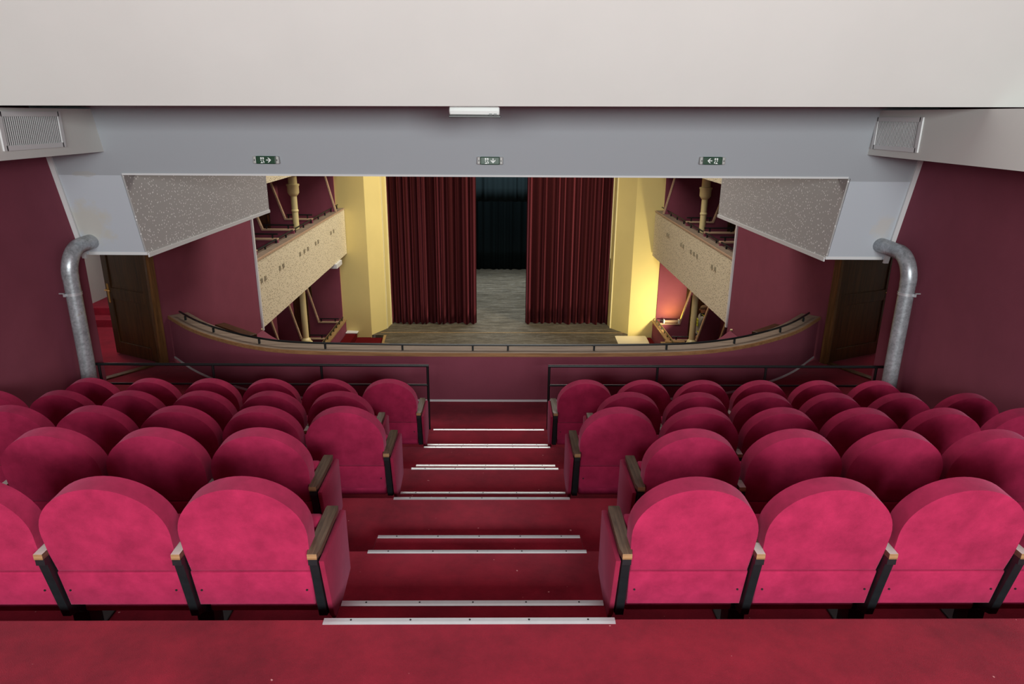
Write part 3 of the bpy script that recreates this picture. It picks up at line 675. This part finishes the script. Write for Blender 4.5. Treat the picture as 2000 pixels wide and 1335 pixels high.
    m = MB(); B(m, 5.46, BW - .01, YE - .045, YE - .004, -6.62, -4.2); m.build('panel', M['door'], g)
    m = MB(); B(m, 5.50, 5.53, YE - .08, YE - .045, -5.5, -5.3); B(m, 5.50, 5.62, YE - .09, YE - .07, -5.37, -5.35); m.build('handle', M['brass'], g)
    # ledge of the lowest boxes
    g = thing('box_ledge', 'golden wooden ledge on the burgundy front of the lowest boxes, %s of the stage' % nm, 'balcony front', (hx(s, 4.6), 17, -7.25), 'fronts of the lowest boxes')
    m = MB(); B(m, 4.53, 4.66, 11.0, YE, -7.25, -5.765); m.build('panel', M['burgundy'], g)
    m = MB(); B(m, 4.50, 4.70, 11.0, YE - .02, -5.765, -5.735); m.build('ledge', M['ledgegold'], g)
    m = MB(); m.tube([(hx(s, 4.60), 11.0, -5.66), (hx(s, 4.60), YE - .05, -5.66)], 0.014, 8); m.build('handrail', M['black'], g, smooth=40)
    for i in range(8):
        m = MB(); B(m, 4.587, 4.613, 17.0 + i * .35, 17.03 + i * .35, -5.735, -5.66); m.build('bracket', M['black'], g)

# ------------------------------------------------------------------ proscenium and stage
ZT = 0.8
for s, nm in ((-1, 'left'), (1, 'right')):
    if s < 0: pl = [(-4.56, 19.70), (-3.68, 19.60), (-3.33, 20.27), (-3.30, 20.50), (-3.27, 20.75), (-3.27, 21.3), (-4.56, 21.3)]
    else: pl = [(4.76, 19.70), (3.94, 19.78), (3.50, 20.40), (3.48, 20.6), (3.46, 20.85), (3.46, 21.3), (4.76, 21.3)]
    m = MB(); m.prism([(x, y, -7.25) for x, y in pl], (0, 0, 7.25 + ZT)); struct('wall_proscenium_' + nm, m, M['cream'])
    m = MB()
    x, y = pl[2]; m.box(*sorted((x - s * .02, x + s * .02)), y - .02, y + .06, -6.2, ZT, 0.008, 2)
    x, y = pl[4]; m.box(*sorted((x - s * .025, x + s * .03)), y - .06, y + .02, -6.2, ZT, 0.008, 2)
    struct('trim_%d' % (6 if s < 0 else 7), m, M['cream_edge'])
st = [(-3.68, 19.60), (-3.30, 19.58), (-3.24, 18.82), (-2.4, 18.55), (-1.2, 18.40), (0.1, 18.36), (1.4, 18.42), (2.6, 18.56), (3.50, 18.80), (3.52, 19.6), (3.94, 19.78), (3.6, 20.6), (6.0, 20.9), (6.0, 30), (-6.0, 30), (-6.0, 20.9), (-3.4, 20.5)]
m = MB(); m.prism([(x, y, -6.20) for x, y in st], (0, 0, -1.05)); struct('floor_stage', m, M['stage'])
lip = [(p[0], p[1]) for p in st[1:9]]
m = MB(); m.sweep(lip, [(-0.03, -6.26), (0.05, -6.26), (0.05, -6.192), (-0.03, -6.192)]); struct('trim_8', m, M['ledgegold'])
m = MB(); m.prism([(-3.45, 19.82, -6.2), (3.9, 19.90, -6.2), (3.9, 19.935, -6.2), (-3.45, 19.855, -6.2)], (0, 0, 0.006)); struct('trim_9', m, M['ledgegold'])
# house curtains, black drapes
def drape(name, x0, x1, y, z0, z1, folds, amp, mat, label, cat, seed, group=None, sag=0.03):
    rnd = random.Random(seed); nx = int(folds * 14); m = MB(); nz = 10
    cuts = [0.0]
    for i in range(folds): cuts.append(cuts[-1] + rnd.uniform(0.6, 1.4))
    cuts = [c_ / cuts[-1] for c_ in cuts]; am = [amp * rnd.uniform(0.55, 1.25) for _ in range(folds)]; dr = [rnd.uniform(-.03, .03) for _ in range(folds)]
    grid = []
    for j in range(nz + 1):
        v = j / nz; row = []
        for i in range(nx + 1):
            u = i / nx; k_ = max(q for q in range(folds) if cuts[q] <= u + 1e-9); t = (u - cuts[k_]) / (cuts[k_ + 1] - cuts[k_])
            w_ = math.sin(math.pi * t) ** 3.2 if 0 < t < 1 else 0
            yy = y - am[k_] * w_ * (0.75 + 0.35 * (1 - v))
            xx = x0 + (x1 - x0) * u + dr[k_] * w_ * (1 - v)
            zz = z0 + (z1 - z0) * v + (0 if j else -0.0)
            row.append(m.bm.verts.new((xx, yy, zz)))
        grid.append(row)
    for a, b_ in zip(grid, grid[1:]):
        for i in range(nx): m.bm.faces.new((a[i], a[i + 1], b_[i + 1], b_[i]))
    o = m.build(name, mat, None, smooth=75, recalc=False)
    sd = o.modifiers.new('cloth_thickness', 'SOLIDIFY'); sd.thickness = 0.012; sd.offset = 1
    return tag(o, label, cat, group)
drape('stage_curtain', -3.36, -0.63, 20.92, -6.192, 0.6, 14, 0.19, M['curtain'], 'dark red velvet house curtain, left of the stage opening', 'curtain', 3, 'red house curtains')
drape('stage_curtain', 0.90, 3.55, 20.97, -6.192, 0.6, 13, 0.18, M['curtain'], 'dark red velvet house curtain, right of the stage opening', 'curtain', 8, 'red house curtains')
drape('backdrop_drape', -5.5, 5.5, 28.97, -6.185, 2.0, 34, 0.14, M['drape'], 'black backdrop drape at the rear of the stage, reaching the floor', 'curtain', 5, 'black stage drapes')
drape('border_drape', -5.5, 5.5, 26.0, -3.02, 2.0, 30, 0.10, M['drape'], 'short black border drape hanging before the upper backdrop', 'curtain', 6, 'black stage drapes')
for s in (-1, 1):
    m = MB(); m.box(*sorted((s * 5.9, s * 6.0)), 20.9, 30, -6.2, 2.0); struct('wall_stage_' + ('left' if s < 0 else 'right'), m, M['drape'])
m = MB(); m.box(-6, 6, 29.9, 30, -6.2, 2.0); struct('wall_stage_rear', m, M['drape'])
m = MB(); m.box(-6, 6, 21.0, 30, 2.0, 2.1); struct('ceiling_stage', m, M['drape'])
# carpeted side steps and the pale boards at the ends of the apron
m = MB(); m.box(-4.10, -3.70, 18.3, 19.59, -7.25, -6.27); m.box(-3.70, -3.20, 18.3, 19.55, -7.25, -6.27); m.box(-4.40, -4.12, 18.5, 19.62, -7.25, -6.12)
tag(m.build('stage_steps', M['red']), 'red carpeted steps beside the apron, left of the stage', 'steps', 'carpeted stage steps')
m = MB(); m.box(-4.42, -4.08, 19.45, 19.68, -6.12, -6.09, 0.004, 1); tag(m.build('white_board', M['white_trim']), 'small white board on the red steps left of the stage', 'board')
m = MB(); m.box(4.45, 4.60, 18.5, 19.62, -7.25, -6.25); tag(m.build('stage_steps', M['red']), 'red carpeted step under the lit pillar, right of the stage', 'steps', 'carpeted stage steps')
m = MB(); m.prism([(3.52, 18.75, -7.25), (3.52, 18.75, -6.30), (3.52, 19.2, -6.22), (3.52, 19.62, -6.20), (3.52, 19.62, -7.25)], (0.92, 0, 0)); tag(m.build('covered_step', M['board']), 'pale cream covered block at the right end of the stage apron', 'steps')
for i, (x, y, a, lb) in enumerate(((4.66, 17.52, 0.06, 'upper wooden board lying across the right ledge of the lowest boxes'), (4.78, 17.54, -0.04, 'lower wooden board lying across the right ledge of the lowest boxes'))):
    m = MB(); m.box(-0.26, 0.26, -0.06, 0.06, 0, 0.024, 0.003, 1, mat=Matrix.Translation((x, y, -5.734 + 0.025 * i)) @ Matrix.Rotation(a, 4, 'Z'))
    tag(m.build('wooden_board', M['ledgegold']), lb, 'board', 'boards on the right ledge')
# strip lamp on the partition at the right of the stage: warm light on the pillar and the end wall
g = thing('strip_lamp', 'warm strip lamp resting on the partition cap right of the stage', 'lamp', (5.08, 19.33, -5.71))
m = MB(); m.box(4.90, 5.30, 19.30, 19.37, -5.69, -5.62, 0.006, 1); m.build('housing', M['capwood'], g)
for x in (4.87, 5.30):
    m = MB(); m.box(x, x + .03, 19.29, 19.38, -5.713, -5.60, 0.004, 1); m.build('end_cap', M['signwhite'], g)
area('person_fill_light', (5.3, 18.5, -3.85), (5.5, 18.4, -6), 0.3, 0.3, 7, (1.0, 0.9, 0.7))  # fill light added to brighten the figure in the box
area('strip_lamp_light', (5.10, 19.34, -5.58), (5.16, 19.60, -5.0), 0.40, 0.05, 4.6, (0.95, 1.0, 0.10), 170)
# flood lamp standing in the box, turned towards the pillar
fl_ = bpy.data.lights.new('pillar_flood_light', 'SPOT'); fl_.energy = 200; fl_.color = (1.0, 0.86, 0.52); fl_.shadow_soft_size = 0.05; fl_.spot_size = math.radians(110); fl_.spot_blend = 0.5
fo = bpy.data.objects.new('pillar_flood_light', fl_); COL.objects.link(fo); fo.location = (4.84, 17.95, -5.45 + ZS)
fo.rotation_euler = (Vector((3.95, 19.75, -4.6)) - Vector((4.84, 17.95, -5.45))).to_track_quat('-Z', 'Y').to_euler()

# ------------------------------------------------------------------ the man in the right-hand box
def person(px, py_, zf):
    root = thing('person', 'person in a grey hoodie with yellow print standing in the lowest right box, looking up', 'person', (px, py_, zf))
    m = bmesh.new()
    V = {}; rad = {}
    J = {'pel': (0, 0, .95, .13), 'bel': (0, 0, 1.08, .135), 'che': (0, .005, 1.28, .15), 'nb': (0, 0, 1.44, .085), 'nk': (-.01, 0, 1.51, .055), 'hd': (-.025, 0, 1.60, .088), 'ht': (-.02, 0, 1.68, .075),
         'ls': (-.02, -.17, 1.40, .065), 'le': (-.03, -.21, 1.14, .050), 'lw': (-.14, -.17, .93, .035), 'lh': (-.19, -.14, .87, .040),
         'rs': (-.02, .17, 1.40, .065), 're': (-.03, .21, 1.14, .050), 'rw': (-.14, .17, .93, .035), 'rh': (-.19, .14, .87, .040),
         'lp': (0, -.09, .90, .095), 'lk': (-.02, -.10, .50, .062), 'la': (0.01, -.10, .09, .042), 'lt': (-.13, -.11, .04, .036),
         'rp': (0, .09, .90, .095), 'rk': (-.02, .10, .50, .062), 'ra': (0.01, .10, .09, .042), 'rt': (-.13, .11, .04, .036)}
    E2 = [('pel', 'bel'), ('bel', 'che'), ('che', 'nb'), ('nb', 'nk'), ('nk', 'hd'), ('hd', 'ht'), ('che', 'ls'), ('ls', 'le'), ('le', 'lw'), ('lw', 'lh'), ('che', 'rs'), ('rs', 're'), ('re', 'rw'), ('rw', 'rh'),
          ('pel', 'lp'), ('lp', 'lk'), ('lk', 'la'), ('la', 'lt'), ('pel', 'rp'), ('rp', 'rk'), ('rk', 'ra'), ('ra', 'rt')]
    def skin(name, keys, mat, grow=0.0, rootkey='pel', parent=None, extra=None):
        me = bpy.data.meshes.new(name); o = bpy.data.objects.new(name, me); COL.objects.link(o); o.parent = parent or root
        ks = list(keys); ix = {k_: i for i, k_ in enumerate(ks)}
        me.from_pydata([J[k_][:3] for k_ in ks], [(ix[a], ix[b_]) for a, b_ in E2 if a in ix and b_ in ix], [])
        me.materials.append(mat)
        sk = o.modifiers.new('skin', 'SKIN'); sk.use_smooth_shade = True
        for i, k_ in enumerate(ks):
            r_ = J[k_][3] + grow; me.skin_vertices[0].data[i].radius = (r_, r_); me.skin_vertices[0].data[i].use_root = (k_ == rootkey)
        ss = o.modifiers.new('sub', 'SUBSURF'); ss.levels = ss.render_levels = 2
        return o
    body = skin('body', J.keys(), M['skin'])
    hood = skin('hoodie', ['pel', 'bel', 'che', 'nb', 'ls', 'le', 'lw', 'rs', 're', 'rw'], M['hood'], 0.022, 'bel')
    skin('trousers', ['pel', 'lp', 'lk', 'la', 'rp', 'rk', 'ra'], M['jeans'], 0.018)
    m = MB(); m.lathe((px + .015, py_), [(0.10, zf + 1.42), (0.115, zf + 1.47), (0.10, zf + 1.52), (0.07, zf + 1.54)], 14); m.build('hood_collar', M['hooddark'], root, smooth=60)
    m = MB(); m.box(px - .145, px - .10, py_ - .13, py_ + .10, zf + .985, zf + 1.03, 0.01, 2); m.build('hem_band', M['yellow'], root)
    m = MB(); rr = random.Random(2)
    for row in range(3):
        for q in range(5 - row):
            m.box(px - .182, px - .160, py_ - .12 + q * .052, py_ - .085 + q * .052, zf + 1.32 - row * .075, zf + 1.375 - row * .075, 0.004, 1)
    m.build('chest_print', M['yellow'], root)
    m = MB()
    for q in (-1, 1): m.tube([(px - .06, py_ + q * .05, zf + 1.50), (px + .0, py_ + q * .13, zf + 1.46), (px + .05, py_ + q * .15, zf + 1.40)], 0.016, 8)
    m.build('hood_stripe', M['yellow'], root)
    m = MB(); bmesh.ops.create_uvsphere(m.bm, u_segments=16, v_segments=10, radius=0.094, matrix=Matrix.Translation((px - .010, py_, zf + 1.665)) @ Matrix.Diagonal((1.08, .92, .8, 1))); m.build('hair', M['hair'], root, smooth=80)
    m = MB(); m.prism([(px - .112, py_ - .012, zf + 1.595), (px - .112, py_ + .012, zf + 1.595), (px - .138, py_ + .008, zf + 1.60), (px - .138, py_ - .008, zf + 1.60)], (0.012, 0, 0.04)); m.build('nose', M['skin'], root)
    m = MB()
    for q in (-1, 1): m.box(px - .112, px - .104, py_ + q * .034 - .012, py_ + q * .034 + .012, zf + 1.632, zf + 1.645)
    m.build('eyes', M['hooddark'], root)
    m = MB(); m.box(px - .108, px - .10, py_ - .022, py_ + .022, zf + 1.555, zf + 1.563); m.build('mouth', M['red'], root)
    m = MB()
    for q in (-1, 1): m.box(px - .03, px + .0, py_ + q * .088 - .008, py_ + q * .088 + .008, zf + 1.585, zf + 1.64, 0.006, 2)
    m.build('ears', M['skin'], root)
    for q, k_ in ((-1, 'lh'), (1, 'rh')):
        hb = Vector(J[k_][:3]) + Vector((px, py_, zf)); m = MB()
        for i in range(4):
            o_ = (i - 1.5) * 0.018; ln = (0.075, 0.085, 0.08, 0.065)[i]
            m.tube([hb + Vector((-.02, o_, -.02)), hb + Vector((-.045, o_, -.02 - ln * .55)), hb + Vector((-.04, o_, -.02 - ln))], [0.0095, 0.009, 0.007], 8)
        m.tube([hb + Vector((0, -q * .03, 0)), hb + Vector((-.02, -q * .055, -.03)), hb + Vector((-.03, -q * .05, -.055))], [0.011, 0.010, 0.008], 8)
        m.build('fingers', M['skin'], root, smooth=60)
person(5.70, 18.25, -6.62)

# ------------------------------------------------------------------ lift everything from eye level to the stalls floor
for o in bpy.data.objects:
    if o.parent is None and o.type in {'MESH', 'EMPTY'}: o.location.z += ZS
